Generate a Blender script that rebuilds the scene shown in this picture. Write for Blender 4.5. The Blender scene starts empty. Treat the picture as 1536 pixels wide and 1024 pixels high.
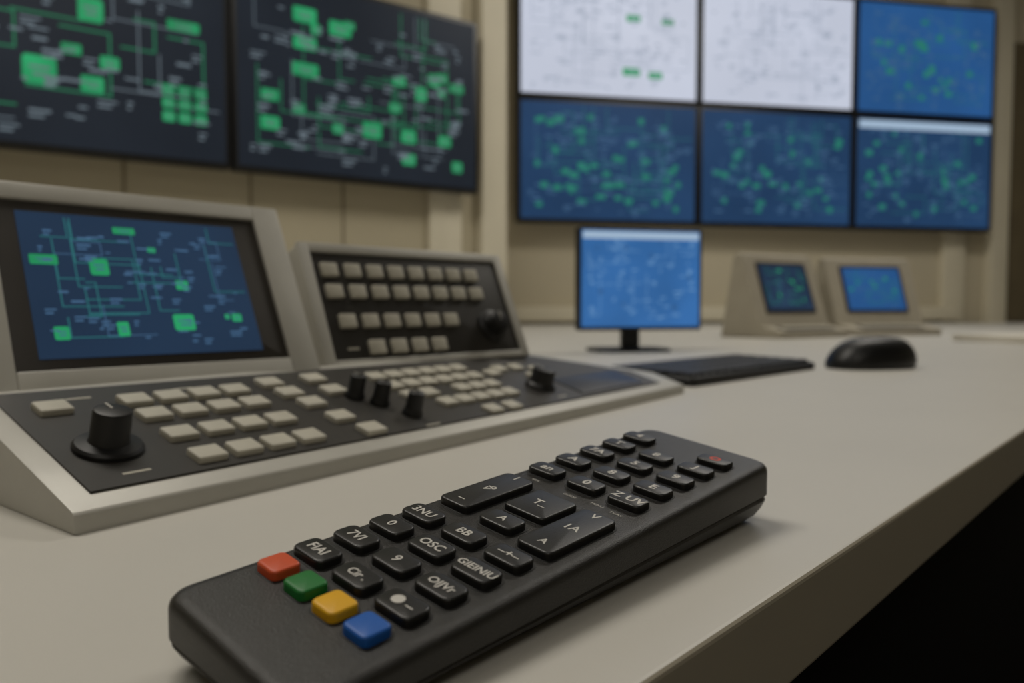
import bpy, math, random
from mathutils import Vector, Matrix
random.seed(7)
scene=bpy.context.scene
DESK=0.75; CAMZ=0.835

# ---------------------------------------------------------------- materials
def lin(c):
    out=[]
    for v in c:
        v/=255.0
        out.append(v/12.92 if v<=0.04045 else ((v+0.055)/1.055)**2.4)
    return (out[0],out[1],out[2],1)
def mat(name,col,rough=0.5,metal=0.0,var=0.06,scale=40,bump=0.0,spec=0.5,bscale=None):
    m=bpy.data.materials.new(name); m.use_nodes=True
    nt=m.node_tree; b=nt.nodes['Principled BSDF']
    c=lin(col)
    tc=nt.nodes.new('ShaderNodeTexCoord'); n=nt.nodes.new('ShaderNodeTexNoise')
    n.inputs['Scale'].default_value=scale; n.inputs['Detail'].default_value=4
    nt.links.new(tc.outputs['Object'],n.inputs['Vector'])
    r=nt.nodes.new('ShaderNodeValToRGB')
    r.color_ramp.elements[0].position=0.3; r.color_ramp.elements[1].position=0.7
    r.color_ramp.elements[0].color=(c[0]*(1-var),c[1]*(1-var),c[2]*(1-var),1)
    r.color_ramp.elements[1].color=(min(1,c[0]*(1+var)),min(1,c[1]*(1+var)),min(1,c[2]*(1+var)),1)
    nt.links.new(n.outputs['Fac'],r.inputs['Fac']); nt.links.new(r.outputs['Color'],b.inputs['Base Color'])
    b.inputs['Roughness'].default_value=rough; b.inputs['Metallic'].default_value=metal
    b.inputs['Specular IOR Level'].default_value=spec
    if bump>0:
        n2=nt.nodes.new('ShaderNodeTexNoise'); n2.inputs['Scale'].default_value=bscale or scale*10
        nt.links.new(tc.outputs['Object'],n2.inputs['Vector'])
        bp=nt.nodes.new('ShaderNodeBump'); bp.inputs['Strength'].default_value=bump; bp.inputs['Distance'].default_value=0.0004
        nt.links.new(n2.outputs['Fac'],bp.inputs['Height']); nt.links.new(bp.outputs['Normal'],b.inputs['Normal'])
    return m
def emat(name,col,st=1.0,var=0.0,scale=3):
    m=bpy.data.materials.new(name); m.use_nodes=True
    nt=m.node_tree; b=nt.nodes['Principled BSDF']; c=lin(col)
    b.inputs['Base Color'].default_value=(0.004,0.004,0.005,1)
    b.inputs['Roughness'].default_value=0.4; b.inputs['Specular IOR Level'].default_value=0.2
    b.inputs['Emission Color'].default_value=c; b.inputs['Emission Strength'].default_value=st
    if var>0:
        tc=nt.nodes.new('ShaderNodeTexCoord'); n=nt.nodes.new('ShaderNodeTexNoise'); n.inputs['Scale'].default_value=scale
        nt.links.new(tc.outputs['Object'],n.inputs['Vector'])
        r=nt.nodes.new('ShaderNodeValToRGB')
        r.color_ramp.elements[0].position=0.3; r.color_ramp.elements[1].position=0.7
        r.color_ramp.elements[0].color=(c[0]*(1-var),c[1]*(1-var),c[2]*(1-var),1)
        r.color_ramp.elements[1].color=(c[0]*(1+var),c[1]*(1+var),c[2]*(1+var),1)
        nt.links.new(n.outputs['Fac'],r.inputs['Fac']); nt.links.new(r.outputs['Color'],b.inputs['Emission Color'])
    return m

M_desk=mat('desk_laminate',(205,202,194),0.42,0,0.02,8,0.12,0.4,1500)
M_edge=mat('desk_edge',(172,165,148),0.5,0,0.03,10)
M_black=mat('black_panel',(8,8,9),0.8,0,0.1,10,0,0.2)
M_floor=mat('dark_carpet',(14,14,15),0.95,0,0.3,120,0,0.2)
M_wall=mat('beige_wall',(194,185,162),0.8,0,0.03,2,0.1)
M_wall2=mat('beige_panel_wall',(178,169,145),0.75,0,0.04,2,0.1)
M_groove=mat('panel_groove',(130,120,98),0.8)
M_trim=mat('cream_trim',(214,207,186),0.6,0,0.03,4)
M_door=mat('brown_door',(100,90,68),0.6,0,0.1,6)
M_ceil=mat('white_ceiling',(200,197,190),0.9,0,0.02,5)
M_body=mat('remote_plastic',(36,35,33),0.38,0,0.08,300,0.45,0.5,2600)
M_seam=mat('remote_seam',(8,8,8),0.6)
M_key=mat('remote_rubber',(28,28,28),0.36,0,0.08,300,0.12,0.5,2500)
M_print=mat('label_print',(208,205,198),0.6,0,0.02)
M_redprint=mat('red_print',(205,75,55),0.6,0,0.02)
M_red=mat('red_key',(214,86,44),0.42,0,0.03,200)
M_green=mat('green_key',(28,120,52),0.42,0,0.03,200)
M_yellow=mat('yellow_key',(232,176,26),0.42,0,0.03,200)
M_blue=mat('blue_key',(28,96,184),0.42,0,0.03,200)
M_metal=mat('painted_aluminium',(188,186,178),0.40,0.1,0.04,30,0.1)
M_dark=mat('console_panel',(48,46,43),0.45,0,0.06,60,0.1)
M_bezel=mat('screen_bezel',(48,44,39),0.4,0,0.06,60)
M_ckey=mat('console_key',(190,186,172),0.5,0,0.04,90)
M_knob=mat('black_knob',(14,14,15),0.45,0,0.1,90)
M_gloss=mat('black_plastic',(10,11,13),0.42,0,0.05,60)
M_strip=mat('blue_reflection_strip',(22,28,42),0.35,0,0.1,60,0,0.35)  # navy base colour paints in the blue reflection of the screens
M_auxc=mat('aux_housing',(168,161,145),0.6,0,0.04,20)
M_paper=mat('paper',(215,210,198),0.8,0,0.02)

E_dark=emat('scr_dark',(27,33,41),1,0.15)
E_dgreen=emat('scr_green',(36,142,90),1.0,0.25,6)
E_line=emat('scr_line',(36,112,78))
E_grey=emat('scr_grey',(98,110,118))
E_white=emat('scr_white',(192,198,214),1,0.06,2)
E_wgrey=emat('scr_wgrey',(150,160,178))
E_blue=emat('scr_blue',(32,60,94),1,0.2,2)
E_blue2=emat('scr_blue_bright',(38,82,134),1,0.15,2)
E_navy=emat('scr_navy',(30,48,70),1,0.15,8)
E_vline=emat('scr_vline',(42,104,108))
E_btext=emat('scr_btext',(66,98,130))
E_bgreen=emat('scr_bgreen',(34,122,96),1,0.1)
E_desk=emat('scr_desktop',(52,102,160),1,0.12,8)
E_dtext=emat('scr_desktop_text',(106,148,190))
E_head=emat('scr_header',(156,178,200))

# ---------------------------------------------------------------- mesh helper
def rrect(w,d,r,n=5,cx=0,cy=0):
    r=max(1e-5,min(r,w/2-1e-6,d/2-1e-6)); pts=[]
    for (sx,sy,a0) in ((1,1,0),(-1,1,90),(-1,-1,180),(1,-1,270)):
        for i in range(n+1):
            a=math.radians(a0+90*i/n)
            pts.append((cx+sx*(w/2-r)+r*math.cos(a),cy+sy*(d/2-r)+r*math.sin(a)))
    return pts
class MB:
    def __init__(s): s.v=[];s.f=[];s.m=[];s.mats=[]
    def mi(s,m):
        if m not in s.mats: s.mats.append(m)
        return s.mats.index(m)
    def loft(s,rings,m,caps=(True,True)):
        k=s.mi(m); n=len(rings[0]); b=len(s.v)
        for r in rings: s.v+= [tuple(p) for p in r]
        for j in range(len(rings)-1):
            for i in range(n):
                i2=(i+1)%n
                s.f.append((b+j*n+i,b+j*n+i2,b+(j+1)*n+i2,b+(j+1)*n+i)); s.m.append(k)
        if caps[0]: s.f.append(tuple(b+i for i in reversed(range(n)))); s.m.append(k)
        if caps[1]: s.f.append(tuple(b+(len(rings)-1)*n+i for i in range(n))); s.m.append(k)
    def slab(s,M,cx,cy,w,d,z0,z1,r,bev,m,n=4):
        bev=min(bev,(z1-z0)*0.9,w*0.45,d*0.45)
        lay=[(0,z0),(0,z1-bev)]
        for a in (30,60,90):
            lay.append((bev*(1-math.cos(math.radians(a))),z1-bev+bev*math.sin(math.radians(a))))
        rings=[]
        for ins,z in lay:
            rings.append([M@Vector((x,y,z)) for x,y in rrect(w-2*ins,d-2*ins,max(r-ins,1e-4),n,cx,cy)])
        s.loft(rings,m)
    def cyl(s,M,cx,cy,prof,m,n=28):
        rings=[[M@Vector((cx+r*math.cos(2*math.pi*i/n),cy+r*math.sin(2*math.pi*i/n),z)) for i in range(n)] for r,z in prof]
        s.loft(rings,m)
    def prism(s,M,prof,x0,x1,m,b=0.0):
        cy=sum(p[0] for p in prof)/len(prof); cz=sum(p[1] for p in prof)/len(prof)
        def ring(x,k): return [M@Vector((x,cy+(p[0]-cy)*k,cz+(p[1]-cz)*k)) for p in prof]
        if b>0: s.loft([ring(x0,0.985),ring(x0+b,1),ring(x1-b,1),ring(x1,0.985)],m)
        else: s.loft([ring(x0,1),ring(x1,1)],m)
    def quad(s,M,x0,y0,x1,y1,z,m):
        k=s.mi(m); b=len(s.v)
        s.v+=[tuple(M@Vector(p)) for p in ((x0,y0,z),(x1,y0,z),(x1,y1,z),(x0,y1,z))]
        s.f.append((b,b+1,b+2,b+3)); s.m.append(k)
    def build(s,name,smooth=True,M=None):
        me=bpy.data.meshes.new(name); me.from_pydata(s.v,[],s.f); me.update()
        for m in s.mats: me.materials.append(m)
        me.polygons.foreach_set('material_index',s.m)
        if smooth:
            me.polygons.foreach_set('use_smooth',[True]*len(s.f))
            me.set_sharp_from_angle(angle=math.radians(38))
        me.update()
        o=bpy.data.objects.new(name,me); scene.collection.objects.link(o)
        if M is not None:
            me.transform(M.inverted()); o.matrix_world=M
        return o
def frame(o,ex,ey):
    ex=Vector(ex).normalized(); ey=Vector(ey); ey=(ey-ex*ey.dot(ex)).normalized(); ez=ex.cross(ey)
    return Matrix(((ex.x,ey.x,ez.x,o[0]),(ex.y,ey.y,ez.y,o[1]),(ex.z,ey.z,ez.z,o[2]),(0,0,0,1)))
def recenter(o,org):
    org=Vector(org); o.data.transform(Matrix.Translation(-org)); o.location=org; return o

# ---------------------------------------------------------------- room shell
def wall(name,p,q,h,m,th=0.1):
    p=Vector((p[0],p[1],0));q=Vector((q[0],q[1],0)); e=(q-p); L=e.length; e.normalize()
    M=frame((p.x,p.y,0),e,(0,0,1))
    b=MB(); b.slab(M,L/2,h/2,L,h,-th,0,1e-4,1e-4,m,1)
    return b.build(name,False,M)
CH=2.8
LW=Vector((-0.166,2.736)); ld=Vector((0.829,0.559)).normalized()
lws=LW-ld*3.6; lwe=LW+ld*0.10
BW=Vector((0.004,3.5)); bd=Vector((0.983,0.184)).normalized()
bws=BW-bd*0.5; bwe=BW+bd*4.27
wall('wall_left',lws,lwe,CH,M_wall2)
wall('wall_back',bws,bwe,CH,M_wall)
wall('wall_recess',lwe,(lwe.x-0.02,3.47),CH,M_wall)
wall('wall_right',bwe,(bwe.x,-2.5),CH,M_wall)
wall('wall_front',(bwe.x,-2.5),(lws.x,-2.5),CH,M_wall)
wall('wall_side',(lws.x,-2.5),lws,CH,M_wall)
b=MB(); b.slab(Matrix.Identity(4),0.5,0.9,8,7.4,-0.1,0,1e-4,1e-4,M_floor,1); b.build('floor',False)
b=MB(); b.slab(Matrix.Identity(4),0.5,0.9,8,7.4,CH,CH+0.1,1e-4,1e-4,M_ceil,1); b.build('ceiling',False)
b=MB(); Mc=Matrix.Translation((lwe.x,lwe.y,0))@Matrix.Rotation(math.atan2(ld.y,ld.x),4,'Z')
b.slab(Mc,0.0,0.0,0.11,0.07,0.0,CH-0.002,0.004,0.001,M_trim); b.build('trim_1',True,Mc)
b=MB()
Ml=frame((lws.x,lws.y,0),(ld.x,ld.y,0),(0,0,1))
for sx in (2.05,2.47,2.82,3.12): b.slab(Ml,sx,1.0,0.008,1.0,0.0,0.003,0.001,0.001,M_groove)
b.slab(Ml,3.50,1.0,0.13,1.9,0.0,0.022,0.003,0.003,M_trim)
b.build('trim_2',True,Ml)
Mb=frame((BW.x,BW.y,0),(bd.x,bd.y,0),(0,0,1))
b=MB()
b.slab(Mb,1.2,0.80,2.4,0.07,0.0,0.05,0.004,0.004,M_trim)
b.build('trim_3',True,Mb)
b=MB()
b.slab(Mb,2.38,1.4,0.13,2.78,0.0,0.03,0.003,0.003,M_trim)
b.slab(Mb,2.64,1.4,0.10,2.78,0.0,0.05,0.003,0.003,M_trim)
b.build('trim_4',True,Mb)
b=MB()
b.slab(Mb,3.15,1.12,0.86,2.24,0.001,0.03,0.003,0.003,M_door)
b.slab(Mb,3.15,1.7,0.6,0.8,0.03,0.038,0.003,0.003,M_door)
b.slab(Mb,3.15,0.6,0.6,0.9,0.03,0.038,0.003,0.003,M_door)
b.cyl(Mb,3.50,1.02,[(0.02,0.03),(0.012,0.05),(0.025,0.07),(0.024,0.085),(0.01,0.09)],M_metal)
b.build('door_1',True,Mb@Matrix.Translation((3.15,1.12,0)))

# ---------------------------------------------------------------- desk
dd=Vector((0.689,0.725)).normalized(); dn=Vector((-dd.y,dd.x))
F=Vector((0.0335,0.166))
F0=F-dd*1.2; F1=F+dd*4.2
poly=[F0,F1,Vector((2.93,4.0)),Vector((0.02,3.46)),Vector((-0.03,2.76)),Vector((-0.14,2.69)),Vector((-2.4,1.17)),Vector((-2.4,0.6))]
b=MB()
b.loft([[(p.x,p.y,DESK-0.032) for p in poly],[(p.x,p.y,DESK) for p in poly]],M_desk)
desk=b.build('desk',False)
desk.data.materials.append(M_edge)
for p in desk.data.polygons:
    if abs(p.normal.z)<0.5: p.material_index=1
md=desk.modifiers.new('bev','BEVEL'); md.width=0.0018; md.segments=3; md.limit_method='ANGLE'
b=MB()
Mf=Matrix.Translation((F0.x,F0.y,0))@Matrix.Rotation(math.atan2(dd.y,dd.x),4,'Z')
b.slab(Mf,2.6,0.06,5.0,0.02,0.0,DESK-0.032,0.001,0.001,M_black)
b.slab(Mf,0.1,0.35,0.03,0.6,0.0,DESK-0.032,0.001,0.001,M_black)
b.slab(Mf,5.0,0.45,0.03,0.7,0.0,DESK-0.032,0.001,0.001,M_black)
o=b.build('desk_base'); o.parent=desk

# ---------------------------------------------------------------- screens
def art(mb,M,w,h,z,dz,bg,line,green,text,rng,nodes=(),nr=10,nt=40,nl=12,header=None,x0=0,y0=0,ns=0.05,lw=0.006):
    mb.quad(M,x0,y0,x0+w,y0+h,z,bg)
    asp=w/h
    def q(ax,ay,bx,by,zz,m):
        ax=max(.02,min(.98,ax));bx=max(.02,min(.98,bx));ay=max(.03,min(.97,ay));by=max(.03,min(.97,by))
        if bx-ax<1e-4 or by-ay<1e-4: return
        mb.quad(M,x0+ax*w,y0+ay*h,x0+bx*w,y0+by*h,zz,m)
    for i in range(nl):
        x=rng.uniform(.05,.85);y=rng.uniform(.08,.85);L=rng.uniform(.06,.26);V=rng.uniform(.08,.42)
        m=line if rng.random()<.7 else text
        lx=lw if m is line else lw*.7
        k=rng.random()
        q(x,y,x+L,y+lx*asp,z+dz,m)
        xv=x if k<.5 else x+L
        q(xv,y,xv+lx,y+V,z+dz*1.3,m)
        if k>.75: q(xv-L*.6,y+V,xv+lx,y+V+lx*asp,z+dz*1.5,m)
    def node(x,y,a,c):
        k=mb.mi(green); pts=rrect(a*w,c*h,min(a*w,c*h)*.14,2,x0+x*w,y0+y*h); bb=len(mb.v)
        mb.v+=[tuple(M@Vector((px,py,z+2*dz))) for px,py in pts]
        mb.f.append(tuple(range(bb,bb+len(pts)))); mb.m.append(k)
        q(x-a*.3,y+c*.05,x+a*.3,y+c*.14,z+3*dz,text)
        q(x-a*.2,y-c*.2,x+a*.25,y-c*.1,z+3*dz,text)
    for nd in nodes: node(*nd)
    for i in range(nr):
        node(rng.uniform(.08,.92),rng.uniform(.1,.88),ns*rng.uniform(.6,1.2),ns*rng.uniform(.8,1.3))
    for i in range(nt):
        x=rng.uniform(.04,.93);y=rng.uniform(.06,.9);L=rng.uniform(.015,.06)
        q(x,y,x+L,y+rng.uniform(.008,.016),z+2.5*dz,text)
        if rng.random()<.4: q(x,y-.025,x+L*.7,y-.013,z+2.5*dz,text)
    if header: mb.quad(M,x0+.01*w,y0+.91*h,x0+.99*w,y0+.985*h,z+3*dz,header)

def display(name,pos,ex,w,h,depth,bz,backto,mt=M_gloss,**kw):
    M=frame(pos,(ex[0],ex[1],0),(0,0,1))
    b=MB()
    b.slab(M,w/2,h/2,w,h,-depth,0,0.004,0.003,mt)
    b.slab(M,w/2,h/2,w*.4,h*.5,-backto,-depth,0.004,0.001,M_black)
    art(b,M,w-2*bz,h-2*bz,0.0006,0.0007,x0=bz,y0=bz,**kw)
    return b.build(name,True,M)

rng=random.Random(3)
lmz=CAMZ+0.408
mp=Vector((-0.121,2.67)); lmd=ld
m2=mp-lmd*0.848
n2=[(.25,.836,.09,.08),(.25,.686,.09,.065),(.25,.546,.1,.07),(.39,.803,.09,.08),(.115,.383,.065,.06),(.115,.237,.07,.07),(.52,.273,.08,.09),(.64,.578,.055,.055),(.68,.265,.065,.075),(.68,.133,.06,.065),(.80,.62,.055,.075),(.85,.268,.06,.065),(.91,.596,.065,.05),(.91,.12,.05,.065),(.74,.525,.05,.08),(.62,.42,.05,.05),(.1,.95,.1,.08)]
display('wall_monitor',(m2.x,m2.y,lmz),lmd,0.846,0.602,0.05,0.014,0.078,bg=E_dark,line=E_line,green=E_dgreen,text=E_grey,rng=rng,nodes=n2,nr=6,nt=95,nl=34,ns=.045,lw=.0045)
m1=mp-lmd*(0.852+0.88)
n1=[(.60,.64,.07,.11),(.60,.8,.06,.07),(.87,.647,.10,.05),(.545,.447,.055,.05),(.65,.41,.055,.06),(.46,.33,.09,.13),(.60,.30,.065,.075),(.82,.33,.038,.05),(.87,.33,.038,.05),(.92,.33,.038,.05),(.82,.265,.038,.05),(.87,.265,.038,.05),(.92,.265,.038,.05),(.82,.2,.038,.05),(.87,.2,.038,.05),(.92,.2,.038,.05),(.3,.5,.1,.1),(.2,.3,.1,.1)]
display('wall_monitor',(m1.x,m1.y,lmz),lmd,0.876,0.602,0.05,0.014,0.078,bg=E_dark,line=E_line,green=E_dgreen,text=E_grey,rng=rng,nodes=n1,nr=2,nt=65,nl=22,ns=.05,lw=.006)

vz=CAMZ+0.3925; rowh=0.572
sx=[0,0.89,1.72,2.53]
V0=Vector((0.022,3.4))
B=dict(bg=E_blue,line=E_vline,green=E_bgreen,text=E_btext)
cfg={(0,0):dict(B,nr=46,nt=85,nl=34,ns=.045),
(1,0):dict(B,nr=32,nt=80,nl=32,ns=.042),
(2,0):dict(B,nr=30,nt=80,nl=32,ns=.042,header=E_head),
(0,1):dict(bg=E_white,line=E_wgrey,green=E_dgreen,text=E_wgrey,nr=0,nt=90,nl=26,ns=.05,nodes=[(.62,.22,.1,.07),(.76,.2,.08,.06),(.63,.68,.08,.06),(.83,.67,.07,.05)]),
(1,1):dict(bg=E_white,line=E_wgrey,green=E_wgrey,text=E_wgrey,nr=2,nt=90,nl=30,ns=.03),
(2,1):dict(bg=E_blue2,line=E_vline,green=E_bgreen,text=E_btext,nr=22,nt=80,nl=28,ns=.05)}
for r in (0,1):
    for c in (0,1,2):
        p=V0+bd*(sx[c]+0.002)
        display('video_wall_display',(p.x,p.y,vz+r*(rowh+0.001)),bd,sx[c+1]-sx[c]-0.004,rowh-0.002,0.06,0.017,0.095,rng=rng,lw=.004,**cfg[(c,r)])

# ---------------------------------------------------------------- control console
O=Vector((-0.1625,0.269,DESK)); e1=Vector((0.592,0.806,0)).normalized(); e2=Vector((-0.806,0.592,0)).normalized()
Mc=frame(O,e1,e2)
b=MB()
def cprof(d):
    zt=0.0085+0.3*(d-0.006)
    return [(0,0),(0.0,0.0065),(0.0004,0.0076),(0.0016,0.0085),(d-.006,zt),(d-.002,zt-.0006),(d,zt-.004),(d,0)]
def cring(x,d,k=1):
    pr=cprof(d); cy=sum(p[0] for p in pr)/8; cz=sum(p[1] for p in pr)/8
    return [Mc@Vector((x,cy+(p[0]-cy)*k,cz+(p[1]-cz)*k)) for p in pr]
LEN=0.562
b.loft([cring(0,.124,.985),cring(.0012,.124),cring(.435,.124),cring(.50,.082),cring(LEN-.0012,.040),cring(LEN,.0398,.985)],M_metal)
b.slab(Mc,0.215,0.165,0.43,0.09,0,0.0415,0.003,0.002,M_metal)
Ms=frame(O+Vector((0,0,0.008)),e1,e2+Vector((0,0,0.3)))
K=1.044
pp=[(.011,.0125),(.530,.0125),(.530,.044),(.495,.070),(.432,.112),(.011,.119)]
b.loft([[Ms@Vector((x,y,z)) for x,y in pp] for z in (-.002,.0012)],M_dark)
def ckey(s,t,w=0.0148,d=0.0122,h=0.0034,m=M_ckey): b.slab(Ms,s+.001,t*K+.001,w,d,0.001,0.001+h,0.0012,0.001,m,3)
for j,t in enumerate((.0218,.0455,.0690,.088)):
    for i in range(4): ckey(.066+.0191*i,t)
ckey(.0277,.0885)
for s,t in ((.158,.0376),(.164,.0182),(.1554,.0597),(.1522,.0764),(.150,.093),(.183,.093),(.1827,.073)): ckey(s,t)
for i in range(6):
    for j,t in enumerate((.036,.053,.070,.087)):
        if (i,j) in ((0,0),(2,1)): continue
        ckey(.232+.0175*i,t,.0135,.0115,.003)
for s,t in ((.297,.017),(.275,.017),(.345,.072),(.362,.078),(.385,.078),(.385,.058),(.405,.07)): ckey(s,t,.0135,.0115,.0025)
b.slab(Ms,.45,.034,.11,.034,0.001,0.0020,0.003,0.0005,M_strip)  # added strip, its colour stands in for blue reflected on the panel
# printed legends on the panel
for s,t in ((.0335,.0215),(.211,.014),(.367,.02),(.045,.105),(.10,.105)): b.slab(Ms,s,t,.012,.0016,.001,.00135,.0001,.0001,M_ckey,2)
def knob(MM,s,t,rb,r,h,z0=0.001):
    b.cyl(MM,s,t,[(rb,z0),(rb,z0+.002),(rb*.93,z0+.0032),(r*1.08,z0+.004),(r*1.02,z0+.005),(r,z0+h-.0015),(r*.93,z0+h-.0004),(r*.8,z0+h)],M_knob)
    b.slab(MM,s,t+r*.5,r*.12,r*.8,z0+h,z0+h+.0003,.0001,.0001,M_metal)
knob(Ms,.0330,.0445*K,.0145,.0080,.019)
knob(Ms,.366,.0395*K,.0125,.0095,.016)
for s,t in ((.209,.0295),(.2006,.0496),(.192,.063)): 
    knob(Ms,s,t*K,.0065,.0052,.0155)
def rim(MM,w,h,x0,x1,y0,y1,zt,zb,m):
    for (cx,cy,ww,hh) in ((x0/2,h/2,x0,h),((w+x1)/2,h/2,w-x1,h),((x0+x1)/2,y0/2,x1-x0,y0),((x0+x1)/2,(y1+h)/2,x1-x0,h-y1)):
        b.slab(MM,cx,cy,ww,hh,zb,zt,0.0008,0.0008,m,2)
ex1=Vector((0.684,0.729,0)).normalized(); nx1=Vector((-ex1.y,ex1.x,0))
Mh=frame((-0.2668,0.3532,DESK+0.041),ex1,nx1*0.058+Vector((0,0,0.1150)))
b.slab(Mh,0.1,0.0645,0.2,0.129,-0.02,-0.003,0.004,0.001,M_metal)
rim(Mh,0.2,0.129,0.0244,0.180,0.012,0.118,0.0,-0.004,M_metal)
b.slab(Mh,0.1022,0.065,0.1556,0.106,-0.004,-0.0022,0.001,0.0002,M_bezel)
rs=random.Random(11)
ns1=[(.44,.90,.1,.05),(.3,.62,.08,.12),(.63,.22,.1,.12),(.35,.18,.05,.1),(.1,.16,.06,.09),(.66,.5,.06,.07),(.9,.25,.05,.06),(.08,.66,.11,.07)]
art(b,Mh,0.127,0.092,-0.0018,0.0002,E_navy,E_vline,E_dgreen,E_btext,rs,nodes=ns1,nr=2,nt=70,nl=22,x0=0.036,y0=0.019,ns=.04,lw=.0055)
ex2=Vector((0.697,0.717,0)).normalized(); nx2=Vector((-ex2.y,ex2.x,0))
Mp=frame((-0.131,0.52,DESK+0.041),ex2,nx2*0.041+Vector((0,0,0.093)))
b.slab(Mp,0.106,0.0508,0.212,0.1016,-0.02,-0.003,0.004,0.001,M_metal)
rim(Mp,0.212,0.1016,0.009,0.203,0.006,0.094,0.0,-0.004,M_metal)
b.slab(Mp,0.106,0.05,0.194,0.088,-0.004,-0.002,0.001,0.0002,M_dark)
def pkey(s,t): b.slab(Mp,s,t,.0142,.0110,-0.002,0.0012,.0012,.0008,M_ckey,3)
for i in range(8): 
    pkey(.022+.0208*i,.079); pkey(.022+.0208*i,.061)
for i in range(6): pkey(.027+.0205*i,.0365)
for i in range(4): pkey(.0476+.0206*i,.0150)
b.slab(Mp,.027,.015,.010,.0016,-.002,-.0017,.0001,.0001,M_ckey,2)
knob(Mp,.176,.030,.015,.0095,.014,-0.002)
con=b.build('control_console'); recenter(con,O)

# ---------------------------------------------------------------- remote control
CR=Vector((-0.0779,0.1663,CAMZ-0.0653))
ev=Vector((0.6715,0.7386,0.0601)).normalized(); eu=Vector((0.7378,-0.6589,-0.1466))
Mr=frame(CR,(eu-ev*eu.dot(ev)),ev)
b=MB()
u0,u1,v0,v1=-0.0048,0.0532,-0.0018,0.2125
cu,cv,W,L=(u0+u1)/2,(v0+v1)/2,u1-u0,v1-v0
def outline(ins): return rrect(W-2*ins,L-2*ins,0.0068-ins*.5,8,cu,cv)
def ring_top(ins,dz): return [Mr@Vector((x,y,-0.0015+dz)) for x,y in outline(ins)]
def ring_f(ins,f):
    out=[]
    for (x,y),(xb,yb) in zip(outline(ins),outline(0)):
        t=Mr@Vector((xb,yb,-0.0045)); q=Mr@Vector((x,y,-0.0045)); z=t.z+(DESK+0.0002-t.z)*f
        out.append(Vector((q.x,q.y,z)))
    return out
b.loft([ring_f(0.0008,0.47),ring_f(0.0,0.44),ring_f(0.0,0.2),ring_top(0,-0.0028),ring_top(0.0003,-0.0016),ring_top(0.0010,-0.0007),ring_top(0.0022,-0.0001),ring_top(0.0038,0.0)],M_body)
b.loft([ring_f(0.010,1.0),ring_f(0.0065,.96),ring_f(0.004,.86),ring_f(0.0018,.7),ring_f(0.0005,.55),ring_f(0.0009,.49)],M_body,(True,True))
b.loft([ring_f(0.0013,0.50),ring_f(0.0013,0.46)],M_seam)
def rkey(u,v,w,d,m=M_key,h=0.0016,r=0.0024):
    b.slab(Mr,u,v,w+0.0014,d+0.0014,-0.003,-0.00142,r+0.0006,0.00003,M_seam,6)
    b.slab(Mr,u,v,w,d,-0.003,-0.0015+h+0.0008,r,0.0008,m,6)
KT=-0.0015+0.0016+0.0008
cols=(0.005,0.0222,0.0393)
rowsN=(0.0350,0.0472,0.0593,0.0714)
rowsF=(0.1300,0.1452,0.1602,0.1752,0.1902)
for i,m in enumerate((M_red,M_green,M_yellow,M_blue)): rkey(.0048+.0121*i,.0238,.0088,.0082,m,0.0018,0.0018)
for v in rowsN:
    for u in cols: rkey(u,v,.0132,.0083)
for k,v in enumerate(rowsF):
    for j,u in enumerate(cols):
        if k==4 and j==1: continue
        rkey(u-0.0005,v,.0128,.0086)
rkey(.0046,.0995,.0126,.033)
rkey(.0404,.0960,.0128,.033)
rkey(.0230,.0865,.0132,.0088)
rkey(.0228,.1045,.0165,.0180,M_key,0.0013,0.002)
rem=b.build('remote_control'); recenter(rem,CR)
bpy.context.view_layer.update()
def label(txt,u,v,size,m=M_print,z=KT+0.00008,rot=0,bold=0.00008,sx=1):
    c=bpy.data.curves.new('label','FONT'); c.body=txt; c.size=size; c.align_x='CENTER'; c.align_y='CENTER'; c.offset=bold
    c.materials.append(m); c.resolution_u=3
    o=bpy.data.objects.new('key_label',c); scene.collection.objects.link(o)
    o.parent=rem
    o.matrix_world=Mr@Matrix.Translation((u,v,z))@Matrix.Rotation(rot,4,'Z')@Matrix.Diagonal((sx,1,1,1))
    return o
LN=[["FIAI","Cir .","\u25cf \u2013"],["7VI","9","OIJVr"],["0","OSC","GIEINIU"],["3NU","BB","\u2013+\u2013"]]
for k,v in enumerate(rowsN):
    for j,u in enumerate(cols): label(LN[k][j],u,v,.0045 if len(LN[k][j])<5 else .0038)
LF=[["an","0","Z UV"],["A","8","E"],["7A","5","9"],["T","8","J"],["4",None,"O"]]
for k,v in enumerate(rowsF):
    for j,u in enumerate(cols):
        if LF[k][j]: label(LF[k][j],u-.0005,v,.0054,M_redprint if (k==4 and j==2) else M_print,bold=.0003 if (k==4 and j==2) else .00014)
label("I",.0046,.113,.0045); label("<b",.0046,.100,.0045,rot=1.2); label("\u2013",.0046,.0875,.005)
label("V",.0404,.109,.0045); label("1A",.0404,.0975,.0048); label("A",.0404,.0845,.0040)
label("A",.0230,.0865,.0042); label("T_",.0228,.1045,.0052,z=-0.0015+0.0013+0.0008+0.0001)
for (t,u,v) in (("MENU",.0325,.1215),("TV/AV",.0405,.1205),("VOL",.006,.122),("GUIDE",.022,.1205)):
    label(t,u,v,.0018,z=-0.00135,bold=0)

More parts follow.
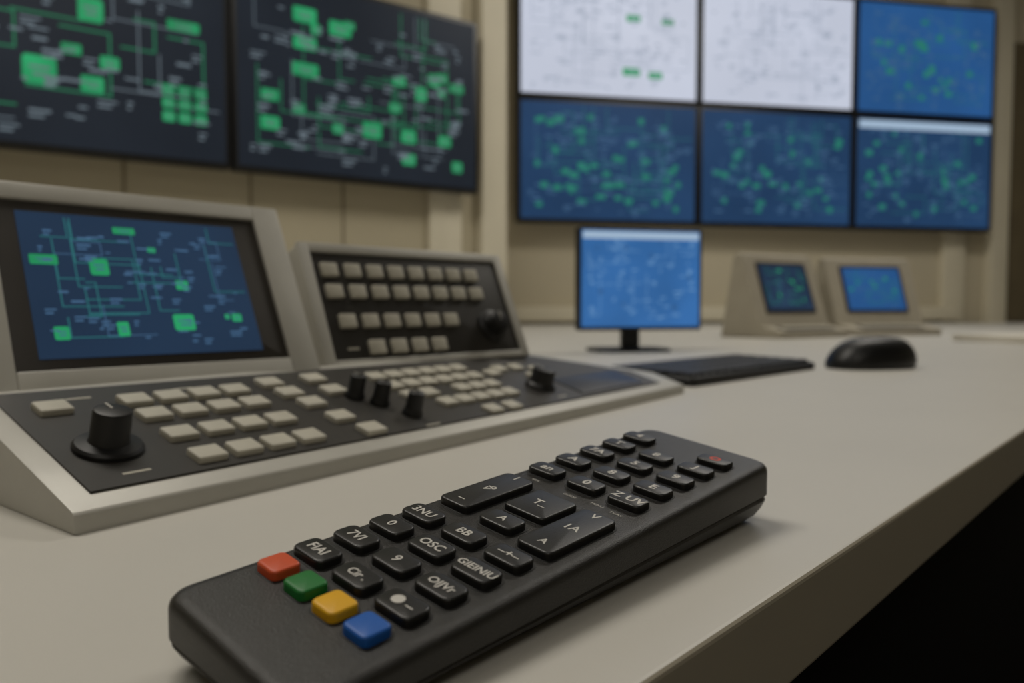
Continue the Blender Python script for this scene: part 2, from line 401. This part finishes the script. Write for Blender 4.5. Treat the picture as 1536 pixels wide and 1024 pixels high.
# ---------------------------------------------------------------- desktop monitor
b=MB()
mo=Vector((0.125,1.37)); md_=Vector((0.975,0.222)).normalized()
Mm=frame((mo.x,mo.y,DESK+0.040),(md_.x,md_.y,0),(0,0,1))
b.slab(Mm,.124,.097,.250,.194,-.022,0,.004,.002,M_gloss)
b.slab(Mm,.124,.097,.15,.12,-.04,-.022,.01,.006,M_gloss)
art(b,Mm,.239,.182,.0004,.0003,E_desk,E_dtext,E_blue2,E_dtext,random.Random(5),nr=8,nt=60,nl=14,header=E_head,x0=.0045,y0=.007,ns=.04,lw=.004)
Mz=Matrix.Translation((mo.x,mo.y,DESK))@Matrix.Rotation(math.atan2(md_.y,md_.x),4,'Z')
b.slab(Mz,.11,.03,.15,.11,0,.006,.03,.003,M_gloss,8)
b.slab(Mz,.11,.022,.036,.014,.005,.08,.003,.001,M_gloss)
o=b.build('desktop_monitor'); recenter(o,(mo.x,mo.y,DESK))

# keyboard
b=MB()
kd=Vector((0.70,0.714)).normalized()
Mk0=Matrix.Translation((0.193,0.775,DESK))@Matrix.Rotation(math.atan2(kd.y,kd.x),4,'Z')
b.slab(Mk0,.16,.062,.32,.124,0,.010,.006,.003,M_gloss)
for r in range(6):
    for c in range(17):
        if r==0 and 4<c<9: continue
        b.slab(Mk0,.017+.0179*c,.015+.0188*r,.0157,.0162,.0098,.0140+.0004*r,.002,.001,M_knob,2)
b.slab(Mk0,.017+.0179*6.5,.015,.068,.0162,.0098,.0140,.002,.001,M_knob,2)
o=b.build('keyboard'); recenter(o,(0.193,0.775,DESK))
# mouse
b=MB()
Mo=Matrix.Translation((0.500,1.02,DESK))@Matrix.Rotation(math.radians(12),4,'Z')
rings=[]
for k in range(11):
    f=k/10; z=.043*math.sin(f*math.pi/2*.98); sc=math.cos(f*math.pi/2*.98)**.6
    off=.012*f
    if k==0: sc=.95
    rings.append([Mo@Vector((off+ .066*sc*math.copysign(abs(math.cos(a))**.85,math.cos(a)),.037*sc*(1-.1*math.cos(a))*math.copysign(abs(math.sin(a))**.85,math.sin(a)),z)) for a in [2*math.pi*i/32 for i in range(32)]])
b.loft(rings,M_gloss)
Mw=Mo@Matrix.Translation((-.033,0.003,.027))@Matrix.Rotation(math.pi/2,4,'X')
b.cyl(Mw,0,0,[(.009,0),(.010,.001),(.010,.005),(.009,.006)],M_knob,20)
o=b.build('computer_mouse'); recenter(o,(0.500,1.02,DESK))

# auxiliary consoles
def aux(pos,ex,w,seed,bg):
    b=MB(); ex=Vector((ex[0],ex[1],0)).normalized(); ey=Vector((-ex.y,ex.x,0))
    M=frame((pos[0],pos[1],DESK),ex,ey)
    b.prism(M,[(0,0),(0,.018),(.07,.032),(.135,.230),(.150,.235),(.165,.230),(.21,0)],0,w,M_auxc,.004)
    th=Vector((0,.065,.198)).normalized()
    Mf=frame(M@Vector((0,.07,.032)),ex,(M.to_3x3()@th))
    b.slab(Mf,w/2,.112,w*.72,.150,-.002,.003,.004,.002,M_bezel)
    art(b,Mf,w*.66,.134,.0034,.0003,bg,E_bgreen,E_dgreen,E_btext,random.Random(seed),nr=6,nt=40,nl=14,x0=w*.17,y0=.045,ns=.06,lw=.008)
    Mt=frame(M@Vector((0,0,.018)),ex,(M.to_3x3()@Vector((0,.07,.014))))
    b.slab(Mt,w/2,.035,w*.7,.045,-.001,.002,.003,.001,M_dark)
    for i in range(9): b.slab(Mt,w*.2+i*w*.075,.035,.014,.018,.001,.006,.002,.001,M_ckey,2)
    o=b.build('auxiliary_console'); return recenter(o,(pos[0],pos[1],DESK))
aux((0.705,1.92),(.86,.51),.29,21,E_navy)
aux((0.985,2.11),(.965,.26),.31,22,E_blue2)
# documents
b=MB(); 
Md=Matrix.Translation((1.30,1.80,DESK))@Matrix.Rotation(.4,4,'Z')
for i in range(5): b.slab(Md@Matrix.Rotation(.03*((i*7)%3-1),4,'Z'),0,0,.32,.23,.003*i,.003*i+.0029,.001,.0003,M_paper)
o=b.build('document_stack'); recenter(o,(1.30,1.80,DESK))

# ---------------------------------------------------------------- lights
M_diff=emat('diffuser',(255,247,234),1.5)
def ceil_light(x,y,w,d,p,col=(1,.945,.85)):
    b=MB(); b.slab(Matrix.Translation((x,y,CH-.03)),0,0,w+.04,d+.04,0,.03,.005,.002,M_metal)
    o=b.build('ceiling_light'); 
    b=MB(); b.slab(Matrix.Translation((x,y,CH-.034)),0,0,w,d,0,.004,.005,.001,M_diff)
    q=b.build('diffuser'); q.parent=o
    l=bpy.data.lights.new('lamp','AREA'); l.shape='RECTANGLE'; l.size=w; l.size_y=d; l.energy=p; l.color=col
    lo=bpy.data.objects.new('lamp',l); lo.location=(x,y,CH-.04); scene.collection.objects.link(lo); lo.parent=o
ceil_light(-0.75,0.9,1.2,0.5,18)
ceil_light(1.4,2.3,1.2,0.5,18)
ceil_light(0.2,-1.2,1.2,0.5,6)
w=bpy.data.worlds.new('w'); scene.world=w; w.use_nodes=True
w.node_tree.nodes['Background'].inputs[0].default_value=(.02,.02,.022,1)

# ---------------------------------------------------------------- camera
cam=bpy.data.cameras.new('camera'); co=bpy.data.objects.new('camera',cam); scene.collection.objects.link(co)
co.location=(0,0,CAMZ); co.rotation_euler=(math.radians(90-2.706),0,0)
cam.sensor_width=36; cam.lens=36*1100/1536; cam.clip_start=0.01; cam.clip_end=50
cam.dof.use_dof=True; cam.dof.focus_distance=0.225; cam.dof.aperture_fstop=9.5
scene.camera=co
scene.view_settings.view_transform='Standard'
